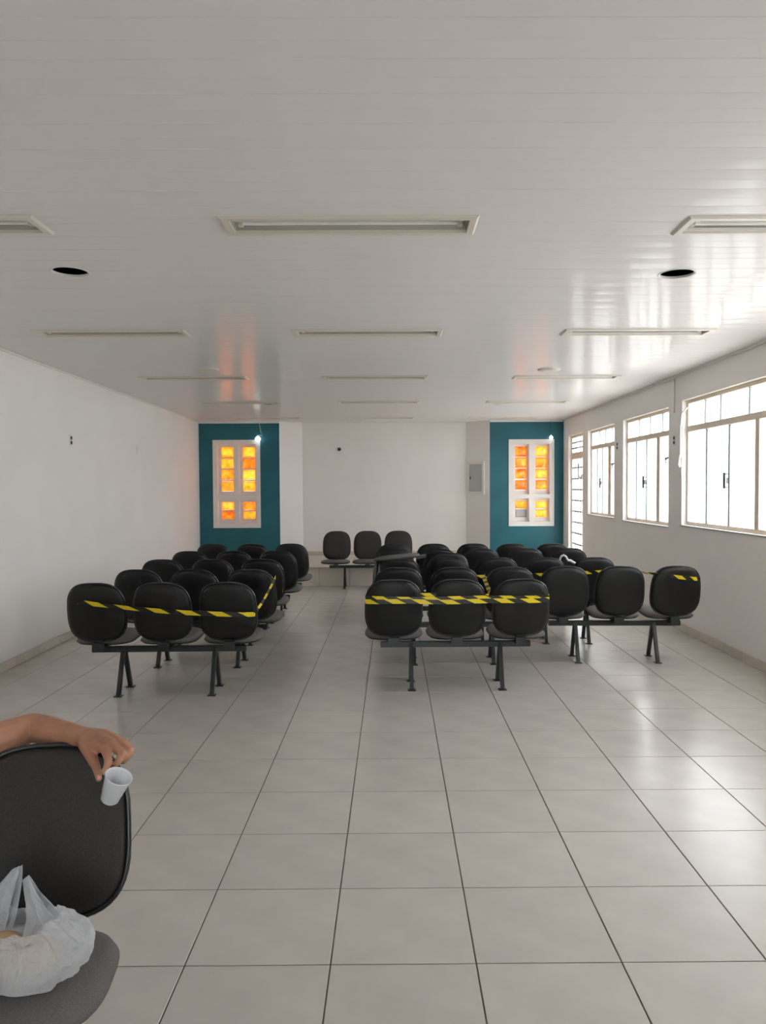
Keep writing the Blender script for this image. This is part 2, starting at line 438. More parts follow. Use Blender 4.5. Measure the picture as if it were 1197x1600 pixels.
# ------------------------------------------------------------------ windows of the right wall
XW = XR + 0.055
def bar_box(mb, y0, y1, z0, z1, x0, x1): mb.box((x0, min(y0, y1), z0), (x1, max(y0, y1), z1))
def window(n, W, low, thick, top, zt=(2.23, 2.295), label=None, seen=True):
    y0, y1, z0, z1 = W; f = 0.04
    mb = MB()
    for a, b, c, d in ((y0, y1, z0, z0+f), (y0, y1, z1-f, z1), (y0, y0+f, z0+f, z1-f), (y1-f, y1, z0+f, z1-f)):
        mb.box((XW, a, c), (XW+0.05, b, d))
    w = struct(mb.build('window_%d' % n, 'steel'), label)
    MB().box((XW-0.012, y0+f, zt[0]), (XW+0.05, y1-f, zt[1])).build('transom_bar', 'steel', w, bevel=0.003, seg=1)
    MB().box((XR-0.012, y0-0.01, z0-0.012), (XW-0.001, y1+0.01, z0-0.0005)).build('window_sill', 'bar', w, bevel=0.002, seg=1)
    # lower lights
    edges = [y1-f] + list(low) + [thick[0]]
    for y in low: MB().box((XW+0.006, y-0.018, z0+f), (XW+0.040, y+0.018, zt[0])).build('sash_bar', 'bar', w)
    MB().box((XW-0.004, thick[1], z0+f), (XW+0.048, thick[0], zt[0])).build('mullion', 'steel', w, bevel=0.003, seg=1)
    edges = [y1-f, low[0]+0.018, low[0]-0.018, low[1]+0.018, low[1]-0.018, thick[0], thick[1], y0+f]
    for q in range(4):
        a, b = edges[2*q+1], edges[2*q]
        if b-a > 0.02: MB().box((XW+0.020, a+0.0005, z0+f+0.0005), (XW+0.025, b-0.0005, zt[0]-0.0005)).build('pane', 'frosted', w)
    # upper lights
    prev = y1-f
    for y in list(top) + [None]:
        nx = (y+0.013) if y is not None else y0+f
        if prev-nx > 0.02: MB().box((XW+0.020, nx+0.0005, zt[1]+0.0005), (XW+0.025, prev-0.0005, z1-f-0.0005)).build('pane', 'clear', w)
        if y is not None:
            MB().box((XW+0.010, y-0.013, zt[1]), (XW+0.034, y+0.013, z1-f)).build('glazing_bar', 'bar', w)
            prev = y-0.013
    # pull handle on the sash meeting bar
    hy = low[1]+0.055
    MB().bar((XW-0.016, hy, 1.60), (XW-0.016, hy, 1.76), 0.022, 0.020).bar((XW-0.016, hy, 1.615), (XW+0.020, hy, 1.615), 0.01, 0.01).bar((XW-0.016, hy, 1.745), (XW+0.020, hy, 1.745), 0.01, 0.01).build('handle', 'dark', w)
    MB().bar((XW-0.006, low[1]+0.013, 1.65), (XW-0.006, low[1]+0.013, 1.71), 0.02, 0.014).build('latch', 'bar', w)
    return w
w1 = window(1, W1, (12.485, 12.18), (11.82, 11.66), (12.37, 12.02, 11.65), label='small beige framed window nearest the corner door')
w2 = window(2, W2, (10.48, 10.06), (9.644, 9.53), (10.376, 9.936, 9.487), label='beige framed window in the middle of the wall')
w3 = window(3, W3, (8.132, 7.585), (7.022, 6.94), (8.185, 7.80, 7.17), label='large beige framed window cut by the right picture edge')
w4 = window(4, W4, (5.66, 5.12), (4.56, 4.48), (5.70, 5.33, 4.70), label='beige framed window added beyond the picture edge for more daylight')
w5 = window(5, W5, (3.19, 2.65), (2.09, 2.01), (3.23, 2.86, 2.23), label='beige framed window added out of view beside the camera for more daylight')
# transom opener lever on the big window
MB().tube([(XW-0.02, 8.60, 2.50), (XR-0.008, 8.645, 2.44), (XR-0.012, 8.67, 2.30), (XR-0.012, 8.672, 1.97)], 0.009, 8).build('opener_rod', 'white', w3, smooth=True)
MB().tube([(XR-0.012, 8.672, 1.98), (XR-0.02, 8.69, 1.93), (XR-0.02, 8.68, 1.87), (XR-0.016, 8.665, 1.84)], [0.012, 0.022, 0.022, 0.012], 8).build('opener_grip', 'white', w3, smooth=True)
MB().box((XR-0.010, 8.664, 1.72), (XR-0.0005, 8.684, 1.83)).build('opener_plate', 'bar', w3, bevel=0.002, seg=1)
for w, y in ((w2, 9.10), (w1, 11.33)):
    MB().tube([(XW-0.01, y+0.01, 1.98), (XR-0.02, y+0.03, 1.95), (XR-0.02, y+0.01, 1.90)], [0.010, 0.020, 0.012], 8).build('opener_grip', 'bar', w, smooth=True)

# glazed grille door at the far corner
y0, y1, z0, z1 = D1; f = 0.045
mb = MB()
for a, b, c, d in ((y0, y1, z1-f, z1), (y0, y0+f, z0, z1-f), (y1-f, y1, z0, z1-f)):
    mb.box((XW, a, c), (XW+0.05, b, d))
door = struct(mb.build('door_1', 'steel'), 'glazed door with dark grille bars in the far corner')
MB().box((XW-0.01, y0+f, 2.12), (XW+0.05, y1-f, 2.24)).build('transom_bar', 'steel', door, bevel=0.003, seg=1)
MB().box((XW, y0+f, z0+0.002), (XW+0.04, y1-f, z0+0.10)).build('kick_panel', 'steel', door, bevel=0.003, seg=1)
MB().box((XW+0.028, y0+f, z0+0.10), (XW+0.033, y1-f, 2.12)).build('pane', 'frosted', door)
MB().box((XW+0.028, y0+f, 2.24), (XW+0.033, y1-f, z1-f)).build('pane', 'clear', door)
for k in range(1, 5):
    y = y0+f + (y1-y0-2*f)*k/5
    MB().box((XW+0.010, y-0.011, z0+0.10), (XW+0.026, y+0.011, 2.12)).build('grille_bar', 'bar', door)
    if k in (2, 4): MB().box((XW+0.012, y-0.005, 2.24), (XW+0.024, y+0.005, z1-f)).build('grille_bar', 'bar', door)
zz_ = z0+0.10+0.17
while zz_ < 2.08:
    MB().box((XW+0.004, y0+f, zz_-0.014), (XW+0.010, y1-f, zz_+0.014)).build('grille_bar', 'bar', door); zz_ += 0.197
for z in (2.32, 2.42): MB().box((XW+0.004, y0+f, z-0.013), (XW+0.014, y1-f, z+0.013)).build('grille_bar', 'bar', door)
MB().tube([(XW-0.004, 13.55+0.16*math.cos(t), 1.93-0.16*math.sin(t)) for t in [math.pi*k/10 for k in range(-2, 9)]], 0.014, 6).build('grille_scroll', 'bar', door, smooth=True)

# wide glazed entrance added behind the camera to let in more daylight
mb = MB()
for a, b, c, d in cells(FD[0], FD[1], FD[2], FD[3], [(FD[0]+0.05+k*1.0, FD[0]+0.95+k*1.0, 0.05, 2.10) for k in range(2)]): mb.box((a, YF-0.09, c), (b, YF-0.04, d))
ent = struct(mb.build('added_entrance', 'steel'), 'wide glazed entrance added behind the camera for more daylight')
for k in range(2): MB().box((FD[0]+0.05+k*1.0, YF-0.068, 0.05), (FD[0]+0.95+k*1.0, YF-0.062, 2.10)).build('pane', 'clear', ent)

# ------------------------------------------------------------------ amber glass windows
def amber_window(n, A, label, dull=None):
    x0, x1, z0, z1 = A; f = 0.085
    yA = YT - 0.012
    xm = (x0+x1)/2; zc = z0 + (z1-z0)*0.345
    mb = MB()
    holes = [(x0+f, xm-0.045, zc+0.04, z1-f), (xm+0.045, x1-f, zc+0.04, z1-f), (x0+f, xm-0.045, z0+f, zc-0.04), (xm+0.045, x1-f, z0+f, zc-0.04)]
    for a, b, c, d in cells(x0, x1, z0, z1, holes):
        ins = 0.0301 if (a == x0 or b == x1 or c == z0 or d == z1) else 0
        mb.box((a, yA, c), (b, YT-0.0006, d))
    for a, b, c, d in cells(x0+0.031, x1-0.031, z0+0.031, z1-0.031, holes):
        mb.box((a, YT-0.0006, c), (b, YT+0.155, d))
    w = struct(mb.build('window_%d' % n, 'white'), label)
    gid = 0
    for hx0, hx1, hz0, hz1 in holes:
        nrow = 4 if hz1 > zc+0.1 else 2
        m0 = 0.045
        gx0, gx1 = hx0+0.055, hx1-0.03
        H = (hz1-hz0-0.06-0.045)/nrow
        bk = MB()
        cut = []
        for r in range(nrow):
            a = hz0+0.075+r*H; cut.append((gx0, gx1, a+0.008, a+H-0.016))
        for a, b, c, d in cells(hx0, hx1, hz0, hz1, cut): bk.box((a, YT+0.095, c), (b, YT+0.150, d))
        bk.build('lattice', 'white', w)
        for q in cut:
            gid += 1
            me = MB()
            N = 6; k0 = 0
            for yy, sg in ((YT+0.108, -1), (YT+0.130, 1)):
                for i in range(N+1):
                    for j in range(N+1):
                        u, v = i/N, j/N
                        bul = 0.010*(1-(2*u-1)**4)*(1-(2*v-1)**4) + (0.003*math.sin(17*u+gid*3)*math.cos(13*v+gid) if 0 < i < N and 0 < j < N else 0)
                        me.v.append((q[0]+0.0008+(q[1]-q[0]-0.0016)*u, yy+sg*bul, q[2]+0.0008+(q[3]-q[2]-0.0016)*v))
                base = 0 if sg < 0 else (N+1)**2
                for i in range(N):
                    for j in range(N):
                        p = base+i*(N+1)+j; me.f.append((p, p+1, p+N+2, p+N+1))
            K = (N+1)**2
            ring = [i*(N+1) for i in range(N+1)] + [N*(N+1)+j for j in range(1, N+1)] + [i*(N+1)+N for i in range(N-1, -1, -1)] + [j for j in range(N-1, 0, -1)]
            for t in range(len(ring)):
                a, b = ring[t], ring[(t+1) % len(ring)]
                me.f.append((a, b, K+b, K+a))
            g_ = me.build('glass_block', 'panelgrey' if gid == dull else 'amber', w, smooth=True)
            if gid == dull: g_['label'] = 'missing amber block covered with a dull grey board'
    return w
aw1 = amber_window(6, AL, 'white framed window of twelve amber glass blocks on the left teal wall')
aw2 = amber_window(7, AR, 'white framed window of amber glass blocks on the right teal wall', dull=9)

# ------------------------------------------------------------------ outside ground
gr = MB().box((-60, -60, -0.6), (60, 60, -0.21)).build('outside_ground', 'ground'); struct(gr, 'sunlit grey concrete ground outside')

# ------------------------------------------------------------------ sampling portals in the window openings
def portal(x, y, z, sy, sz, rot):
    d = bpy.data.lights.new('portal', 'AREA'); d.shape = 'RECTANGLE'; d.size = sy; d.size_y = sz
    d.cycles.is_portal = True
    o = bpy.data.objects.new('window_portal', d); COL.objects.link(o); o.location = (x, y, z); o.rotation_euler = rot
for W in (W1, W2, W3, W4, W5, D1):
    portal(XR+WT+0.01, (W[0]+W[1])/2, (W[2]+W[3])/2, W[3]-W[2], W[1]-W[0], (0, math.pi/2, 0))

portal(0, YF-0.16, 1.075, 2.0, 2.15, (math.pi/2, 0, math.pi))  # portal for the added entrance

# ------------------------------------------------------------------ ceiling light fixtures
def fixture(x0, x1, y, label, parts=None):
    L = x1-x0; cx = (x0+x1)/2
    if parts is None:
        root = empty('ceiling_light', (cx, y, ZC))
        h, w, t = L/2, FW, 0.028
        mb = MB(); n = len(mb.v)
        out = [(-h,-w),(h,-w),(h,w),(-h,w)]; inn = [(-h+0.042,-w+0.042),(h-0.042,-w+0.042),(h-0.042,w-0.042),(-h+0.042,w-0.042)]
        # bevelled flange: outer edge on the ceiling, inner lip lower
        z_o, z_l = -0.001, -0.012
        mid = [(-h+0.012,-w+0.012),(h-0.012,-w+0.012),(h-0.012,w-0.012),(-h+0.012,w-0.012)]
        rings = [[(x,yy,z_o) for x,yy in out], [(x,yy,z_l) for x,yy in mid], [(x,yy,z_l) for x,yy in inn], [(x,yy,0.004) for x,yy in inn]]
        for r in rings: mb.v += r
        for k in range(3):
            for i in range(4): mb.f.append((4*k+i, 4*k+(i+1)%4, 4*k+4+(i+1)%4, 4*k+4+i))
        for i in range(4): mb.f.append((12+i, 12+(i+1)%4, (i+1)%4, i))
        mb.build('frame', 'cream', root)
        # reflector trough
        mb = MB(); a, b, c = h-0.043, w-0.043, 0.055
        rr = [[(-a,-b,0.004),(a,-b,0.004),(a,b,0.004),(-a,b,0.004)], [(-a+0.02,-b+0.03,c),(a-0.02,-b+0.03,c),(a-0.02,b-0.03,c),(-a+0.02,b-0.03,c)],
              [(-a+0.02,-b+0.03,c+0.003),(a-0.02,-b+0.03,c+0.003),(a-0.02,b-0.03,c+0.003),(-a+0.02,b-0.03,c+0.003)], [(-a-0.002,-b-0.002,0.006),(a+0.002,-b-0.002,0.006),(a+0.002,b+0.002,0.006),(-a-0.002,b+0.002,0.006)]]
        for r in rr: mb.v += r
        for k in range(3):
            for i in range(4): mb.f.append((4*k+i, 4*k+(i+1)%4, 4*k+4+(i+1)%4, 4*k+4+i))
        mb.f.append((4,5,6,7)); mb.f.append((8,9,10,11))
        mb.build('reflector', 'reflector', root)
        for s in (-1, 1):
            tb = MB().tube([(-a+0.045, s*0.040, 0.026), (a-0.045, s*0.040, 0.026)], 0.014, 12).build('tube', 'tube', root, smooth=False)
            for e_ in (-1, 1):
                MB().box((e_*(a-0.035)-0.012, s*0.040-0.016, 0.006), (e_*(a-0.035)+0.012, s*0.040+0.016, 0.048)).build('lamp_holder', 'cream', root, bevel=0.002, seg=1)
    else:
        root = copy_tree(parts); root.location = (cx, y, ZC)
    tag(root, label, 'ceiling light', 'recessed ceiling lights'); return root
rowname = {1: 'nearest', 2: 'second', 3: 'third', 4: 'fourth', 5: 'farthest'}
proto = None
for r, y in enumerate(LY):
    for c, (x0, x1) in enumerate(LX):
        side = ('left', 'middle', 'right')[c]
        if r == 0: lab = 'unlit recessed tube light overhead just out of view, %s column' % side
        else: lab = 'unlit recessed tube light with cream frame, %s column, %s row from the camera' % (side, rowname[r])
        o = fixture(x0, x0+1.215, y + 0.02*(c-1), lab, proto)
        if proto is None: proto = o

# round caps on the ceiling
for x, y, r, lab in ((-1.951, 8.222, 0.12, 'round cream cap on the ceiling in the left half'), (1.687, 8.325, 0.12, 'round cream cap on the ceiling by the window side'), (1.662, 11.69, 0.11, 'small round cap far back on the ceiling near right teal wall')):
    tag(MB().lathe([(0.0005, -0.022), (r*0.55, -0.022), (r*0.9, -0.014), (r, -0.006), (r, -0.0003), (0.0005, -0.0003)], 32, (0,0,0)).build('ceiling_rosette', 'cream', loc=(x, y, ZC), smooth=False), lab, 'ceiling rosette')
for (x, y, r), lab in zip(rounds, ('dark round hole ring in the ceiling on the left', 'dark round hole ring in the ceiling on the right', 'small dark round hole ring far back on the left ceiling')):
    tag(MB().lathe([(r-0.004, -0.0004), (r+0.006, -0.003), (r+0.012, -0.0004)], 40).build('hole_rim', 'pvc', loc=(x, y, ZC)), lab, 'hole rim')

# ------------------------------------------------------------------ wall fittings
def socket(loc, rot, label, parts='black', plate=True):
    r = empty('wall_socket', loc); r.rotation_euler = rot
    MB().box((-0.038, -0.006, -0.062), (0.038, -0.0004, 0.062)).build('plate', 'white', r, bevel=0.003, seg=2)
    if parts == 'black':
        for z in (-0.026, 0.026): MB().lathe([(0.0005, 0.004), (0.020, 0.004), (0.022, 0.0)], 16).build('outlet', 'blackp', r).matrix_local = Matrix.Translation((0, -0.0062, z)) @ Matrix.Rotation(math.pi/2, 4, 'X')
    tag(r, label, 'socket'); return r
socket((xl(8.506)-0.0, 8.506, 2.164), (0, 0, math.pi/2), 'white wall plate with two black outlets on the left wall')
socket((xl(10.877), 10.877, 2.164), (0, 0, math.pi/2), 'plain white blank plate high on the left wall', parts='none')
socket((XR, 8.889, 2.155), (0, 0, -math.pi/2), 'wall plate with two black outlets beside the large window')
socket((XR, 11.142, 2.208), (0, 0, -math.pi/2), 'wall plate with two black outlets between the two smaller windows')
r = empty('camera_socket', (-1.027, YB, 2.372))
MB().box((-0.05, -0.012, -0.04), (0.07, -0.0004, 0.04)).build('plate', 'white', r, bevel=0.004)
MB().lathe([(0.0005, 0.03), (0.026, 0.03), (0.034, 0.0)], 20).build('knob', 'blackp', r, smooth=True).matrix_local = Matrix.Translation((-0.01, -0.012, 0)) @ Matrix.Rotation(math.pi/2, 4, 'X')
tag(r, 'small white plate with black round knob on the recessed back wall', 'socket')
cd = MB().tube([(XR-0.010, 8.88, ZC-0.03), (XR-0.010, 8.88, 2.47)], 0.008, 8).build('conduit', 'paint', smooth=True)
tag(cd, 'thin white conduit dropping from the ceiling beside the large window', 'conduit')

# distribution board on the right splay
A_, B_ = Vector((1.847, YT, 0)), Vector((1.43, YB, 0)); dr = (B_-A_).normalized()
ang = math.atan2(-dr.y, -dr.x)
ctr = A_ + (B_-A_)*0.56
pn = empty('electrical_panel', (ctr.x, ctr.y, 1.80), ang)
mb = MB()
for a, b, c, d in cells(-0.20, 0.20, -0.315, 0.315, [(-0.155, 0.155, -0.265, 0.265)]): mb.box((a, -0.035, c), (b, -0.002, d))
mb.build('frame', 'white', pn)
MB().box((-0.150, -0.028, -0.26), (0.150, -0.010, 0.26)).build('door', 'panelgrey', pn, bevel=0.003)
MB().box((-0.13, -0.036, -0.03), (-0.11, -0.028, 0.03)).build('latch', 'dark', pn, bevel=0.002)
MB().box((-0.15, -0.0095, -0.262), (0.15, -0.002, 0.262)).build('back_plate', 'panelgrey', pn)
tag(pn, 'white electrical panel box with grey door on the slanted wall', 'panel')

# small glowing round lamps at the corner of each amber window
for x, z, r, lab, wired in ((-2.541, 2.551, 0.052, 'glowing round lamp hanging on a wire by the left amber window', True), (3.0, 2.552, 0.036, 'small glowing round lamp above the right amber window', False)):
    lp = empty('round_lamp', (x, YT-0.06, z))
    MB().lathe([(r*math.sin(t), -r*math.cos(t)) for t in [0.02+math.pi*k/10*0.994 for k in range(11)]], 20).build('bulb', 'glow', lp, smooth=True)
    MB().tube([(0, 0, r*0.9), (0, 0.0, r+0.02)], r*0.4, 10).build('lamp_socket', 'white', lp)
    if wired: MB().tube([(0, 0, r+0.015), (0.085, 0, r+0.02), (0.06, 0, 0.12), (0.02, 0.0, ZC-z-0.01)], 0.005, 6).build('wire', 'wire', lp, smooth=True)
    else: MB().tube([(0, 0, r+0.015), (0.015, 0.02, r+0.10), (0.0, 0.03, ZC-z-0.01)], 0.003, 6).build('wire', 'teal', lp, smooth=True)
    tag(lp, lab, 'lamp')

# ------------------------------------------------------------------ bench parts
def pad(w, h, front, back, n=3.0, taper=0.0, bend=0.0, seg=40, rings=(0.0, 0.35, 0.65, 0.84, 0.94, 1.0), edge=0.5):
    """upholstered pad in the xz plane, front towards +y; superellipse outline"""
    mb = MB()
    def pt(rho, t):
        c, s_ = math.cos(t), math.sin(t)
        x = math.copysign(abs(c)**(2/n), c); z = math.copysign(abs(s_)**(2/n), s_)
        x *= (1 - taper*z)
        return x*w/2*rho, z*h/2*rho
    def prof(rho): return (1-rho**5)**0.5 if rho < 1 else 0.0
    fr = []
    for side, th in ((1, front), (-1, back)):
        idx = []
        for rho in rings:
            if rho == 0:
                mb.v.append((0, side*th, 0)); idx.append([len(mb.v)-1]*seg); continue
            if rho == 1.0 and side == -1: idx.append(fr[-1]); continue
            row = []
            for k in range(seg):
                x, z = pt(rho, 2*math.pi*(k+0.5)/seg)
                y = side*th*prof(rho) + bend*(x*x)/(w*w/4)
                mb.v.append((x, y, z)); row.append(len(mb.v)-1)
            idx.append(row)
        if side == 1: fr = idx
        for a, b in zip(idx, idx[1:]):
            for k in range(seg):
                q = (a[k], b[k], b[(k+1)%seg], a[(k+1)%seg])
                q = tuple(dict.fromkeys(q))
                if len(q) > 2: mb.f.append(q if side == 1 else q[::-1])
    return mb
def xform(mb, mx):
    mb.v = [tuple(mx @ Vector(v)) for v in mb.v]; return mb
TILT = math.radians(11)
MX_B = Matrix.Translation((0, -0.205, 0.672)) @ Matrix.Rotation(TILT, 4, 'X')
MX_S = Matrix.Translation((0, 0.10, 0.425)) @ Matrix.Rotation(math.radians(2.5), 4, 'X') @ Matrix.Rotation(math.pi/2, 4, 'X')
back_front = xform(pad(0.435, 0.462, 0.036, 0.004, 3.0, 0.035, 0.020), MX_B).mesh('backrest', smooth=True)
back_shell = xform(xform(pad(0.450, 0.474, 0.0, 0.030, 3.0, 0.035, 0.020), Matrix.Translation((0, -0.003, 0))), MX_B).mesh('back_shell', smooth=True)
def rim_tube(w, h, n, taper, bend, r, seg=48):
    pts = []
    for k in range(seg+1):
        t = 2*math.pi*(k+0.5)/seg; c, s_ = math.cos(t), math.sin(t)
        x = math.copysign(abs(c)**(2/n), c); z = math.copysign(abs(s_)**(2/n), s_); x *= (1-taper*z)
        pts.append((x*w/2, bend*(x*x), z*h/2))
    return MB().tube(pts, r, 6, cap=False)
back_rim = xform(rim_tube(0.446, 0.470, 3.0, 0.035, 0.020, 0.0075), MX_B).mesh('edge_trim', smooth=True)
seat_top = xform(pad(0.475, 0.455, -0.012, 0.044, 3.2, 0.02, 0.0), MX_S).mesh('seat', smooth=True)
# seat pad: local front(+y) became up/down after the rotation; keep cushion up, pan below
seat_top = xform(pad(0.475, 0.455, 0.046, 0.010, 3.2, 0.0, 0.0), Matrix.Translation((0, 0.10, 0.425)) @ Matrix.Rotation(math.radians(2.5), 4, 'X') @ Matrix.Rotation(math.pi/2, 4, 'X')).mesh('seat', smooth=True)
seat_pan = xform(pad(0.468, 0.448, 0.0, 0.024, 3.2, 0.0, 0.0), Matrix.Translation((0, 0.10, 0.421)) @ Matrix.Rotation(math.radians(2.5), 4, 'X') @ Matrix.Rotation(math.pi/2, 4, 'X')).mesh('seat_pan', smooth=True)
brk = MB()
brk.bar((0, 0.10, 0.378), (0, -0.17, 0.378), 0.075, 0.012)
brk.bar((0, -0.150, 0.372), (0, -0.186, 0.52), 0.068, 0.020, up=(0, 1, 0))
brk.box((-0.042, -0.195, 0.372), (0.042, -0.150, 0.432))
brk_me = brk.mesh('bracket', bevel=0.004)
def leg_mesh(sy):
    return MB().bar((0, sy*0.012, 0.352), (0, sy*0.150, 0.004), 0.030, 0.040, up=(0, 1, 0)).mesh('leg', bevel=0.003)
leg_me = {s: leg_mesh(s) for s in (-1, 1)}
foot_me = {s: MB().box((-0.032, s*0.150-0.028, 0.0005), (0.032, s*0.150+0.028, 0.008)).mesh('foot_plate', bevel=0.002, seg=1) for s in (-1, 1)}
def beam_me(L): return MB().box((-L/2, -0.024, 0.322), (L/2, 0.024, 0.368)).mesh('beam', bevel=0.004)
PITCH = 0.507
def bench(loc, deg, label, nseat=3, group=None, missing=(), lx=0.365):
    b = empty('waiting_bench', (loc[0], loc[1], 0), math.radians(deg))
    put('beam', beam_me(PITCH*(nseat-1)+0.215), 'leg', b)
    for x in ((-lx, lx) if nseat == 3 else (-0.22, 0.22)):
        for s in (-1, 1):
            l = put('leg', leg_me[s], 'leg', b, (x, 0, 0)); put('foot_plate', foot_me[s], 'leg', l)
    for k in range(nseat):
        x = (k-(nseat-1)/2)*PITCH
        s = put('seat', seat_top, 'seatfab', b, (x, 0, 0)); put('seat_pan', seat_pan, 'shell', s)
        put('bracket', brk_me, 'leg', b, (x, 0, 0))
        if k in missing: continue
        r = put('backrest', back_front, 'fabric', b, (x, 0, 0)); put('back_shell', back_shell, 'shell', r); put('edge_trim', back_rim, 'edge', r)
    tag(b, label, 'bench', group); return b

GL, GR = 'waiting benches in the left block', 'waiting benches in the right block'
bench((-1.80, 6.17), 1.0, 'black three-seat bench nearest the camera in the left block, hazard tape across its backs', group=GL)
bench((-1.78, 7.12), -1.5, 'black three-seat bench in second row of the left block, tape tied to its aisle end', group=GL)
bench((-1.855, 8.10), 0.5, 'black three-seat bench in the middle row of the left block', group=GL)
bench((-1.835, 9.10), -1.5, 'black three-seat bench in the fourth row of the left block', group=GL)
bench((-1.83, 10.22), -1.0, 'black three-seat bench farthest from the camera in the left block', group=GL)
bench((0.508, 6.29), 0.3, 'black three-seat bench at the front of the right block, wide hazard tape across three backs', group=GR)
bench((0.555, 7.18), 0.0, 'black three-seat bench second by the aisle in the right block under a loose shell', group=GR)
bench((2.075, 7.205), -1.6, 'black three-seat bench closest to the window wall', group=GR)
bench((0.565, 8.13), -0.6, 'black three-seat bench third by the aisle in the right block, loose backrest standing on it', group=GR)
bench((1.81, 8.08), -2.0, 'black two-seat bench third row on the window side, pale strap behind it', 2, GR)
bench((0.53, 9.27), -0.5, 'black three-seat bench fourth by the aisle in the right block', group=GR)
bench((1.815, 9.26), -1.5, 'black two-seat bench fourth row on the window side', 2, GR)
bench((0.525, 10.06), -1.0, 'black three-seat bench farthest by the aisle in the right block', group=GR)
bench((1.775, 9.99), -1.5, 'black two-seat bench farthest back on the window side before the teal wall', 2, GR)
bench((-0.42, 12.50), 180, 'dark grey three-seat bench facing the camera in front of the tiled platform', group='benches facing the camera')
FB = bench((-1.447, 1.865), 188, 'large dark grey bench seat in the lower left foreground facing the camera', group='benches facing the camera')

# loose pieces stacked among the benches
lc = empty('loose_chair_shell', (0.03, 7.40, 0.0))
o = put('backrest', xform(pad(0.435, 0.462, 0.036, 0.004, 3.0, 0.035, 0.0), Matrix.Rotation(math.pi/2, 4, 'Z')).mesh('pad_side', smooth=True), 'seatfab', lc); o.location = (-0.195, 0, 0.693); o.rotation_euler = (0, math.radians(3), 0)
p_ = put('back_shell', xform(pad(0.45, 0.462, 0.0, 0.03, 3.0, 0.035, 0.0), Matrix.Rotation(math.pi/2, 4, 'Z')).mesh('shell_side', smooth=True), 'shell', o); p_.location = (0.004, 0, 0)
o = put('seat', xform(pad(0.455, 0.455, 0.030, 0.028, 3.2), Matrix.Rotation(math.pi/2, 4, 'X')).mesh('pad_flat', smooth=True), 'seatfab', lc); o.location = (0.005, 0, 0.955); o.rotation_euler = (math.radians(-5.5), math.radians(-6), 0)
MB().bar((0.19, 0, 0.952), (0.285, 0, 0.972), 0.08, 0.03).build('bracket', 'leg', lc, bevel=0.004)
tag(lc, 'loose brown-grey chair shell stacked on its side on the aisle bench', 'chair shell')
lb = empty('spare_chair_cushion', (0.58, 8.135, 0.0))
mx = Matrix.Translation((0, 0, 0.711)) @ Matrix.Rotation(math.radians(14), 4, 'X')
o = put('cushion', xform(pad(0.435, 0.462, 0.036, 0.004, 3.0, 0.035, 0.02), mx).mesh('loose_cushion', smooth=True), 'fabric', lb)
put('back_shell', xform(xform(pad(0.45, 0.474, 0.0, 0.03, 3.0, 0.035, 0.02), Matrix.Translation((0, -0.003, 0))), mx).mesh('loose_shell', smooth=True), 'shell', o)
tag(lb, 'loose black backrest standing on a seat just behind another backrest', 'cushion')
rg = pad(0.085, 0.16, 0.02, 0.012, 2.4); xform(rg, Matrix.Translation((1.10, 8.015, 0.815)) @ Matrix.Rotation(math.radians(11), 4, 'X'))
tag(rg.build('grey_cloth', 'rag', smooth=True), 'small grey cloth peeking over a backrest in the right block', 'cloth')
st = MB().tube([(1.735, 8.0, 0.80), (1.738, 8.0, 0.880), (1.752, 8.0, 0.905), (1.775, 8.0, 0.914), (1.80, 8.0, 0.900), (1.812, 8.0, 0.872), (1.822, 8.01, 0.858), (1.85, 8.02, 0.856), (1.93, 8.03, 0.805), (1.97, 8.04, 0.74), (1.98, 8.05, 0.50)], [0.010, 0.012, 0.012, 0.012, 0.012, 0.012, 0.013, 0.015, 0.015, 0.012, 0.01], 8)
tag(st.build('plastic_strap', 'strap', smooth=True), 'pale curved plastic strap looped over a backrest near the window wall', 'strap')

# ------------------------------------------------------------------ hazard tape
def tape(name, pts, w, label, twist=None, u0=0.0, ps=1.0):
    P = [Vector(p) for p in pts]
    # resample
    Q = []
    for i in range(len(P)-1):
        m = max(2, int((P[i+1]-P[i]).length/0.04))
        for k in range(m): Q.append((P[i].lerp(P[i+1], k/m), i+k/m))
    Q.append((P[-1], len(P)-1.0))
    mb = MB(); u = u0; uv = []
    for i, (p, s) in enumerate(Q):
        d = (Q[min(i+1, len(Q)-1)][0]-Q[max(i-1, 0)][0]).normalized()
        side = d.cross(Vector((0, 0, 1))).normalized(); up = side.cross(d).normalized()
        a = (twist[int(s)] + (twist[min(int(s)+1, len(twist)-1)]-twist[int(s)])*(s-int(s))) if twist else 0.0
        e1 = up*math.cos(a) + side*math.sin(a); nn = e1.cross(d).normalized()
        if i: u += (p-Q[i-1][0]).length/w/ps
        for sx, sn in ((-1, -1), (1, -1), (1, 1), (-1, 1)):
            mb.v.append(tuple(p + e1*sx*w/2 + nn*sn*0.0004)); uv.append((u, (sx+1)/2))
    for i in range(len(Q)-1):
        k = 4*i
        for j in range(4): mb.f.append((k+j, k+(j+1)%4, k+4+(j+1)%4, k+4+j))
    mb.f += [(3,2,1,0), tuple(4*(len(Q)-1)+j for j in range(4))]
    me = bpy.data.meshes.new(name); me.from_pydata(mb.v, [], mb.f)
    L = me.uv_layers.new(name='tape')
    for lp in me.loops: L.data[lp.index].uv = uv[lp.vertex_index]
    o = put(name, me, 'hazard')
    if label: tag(o, label, 'tape', 'hazard tapes')
    return o
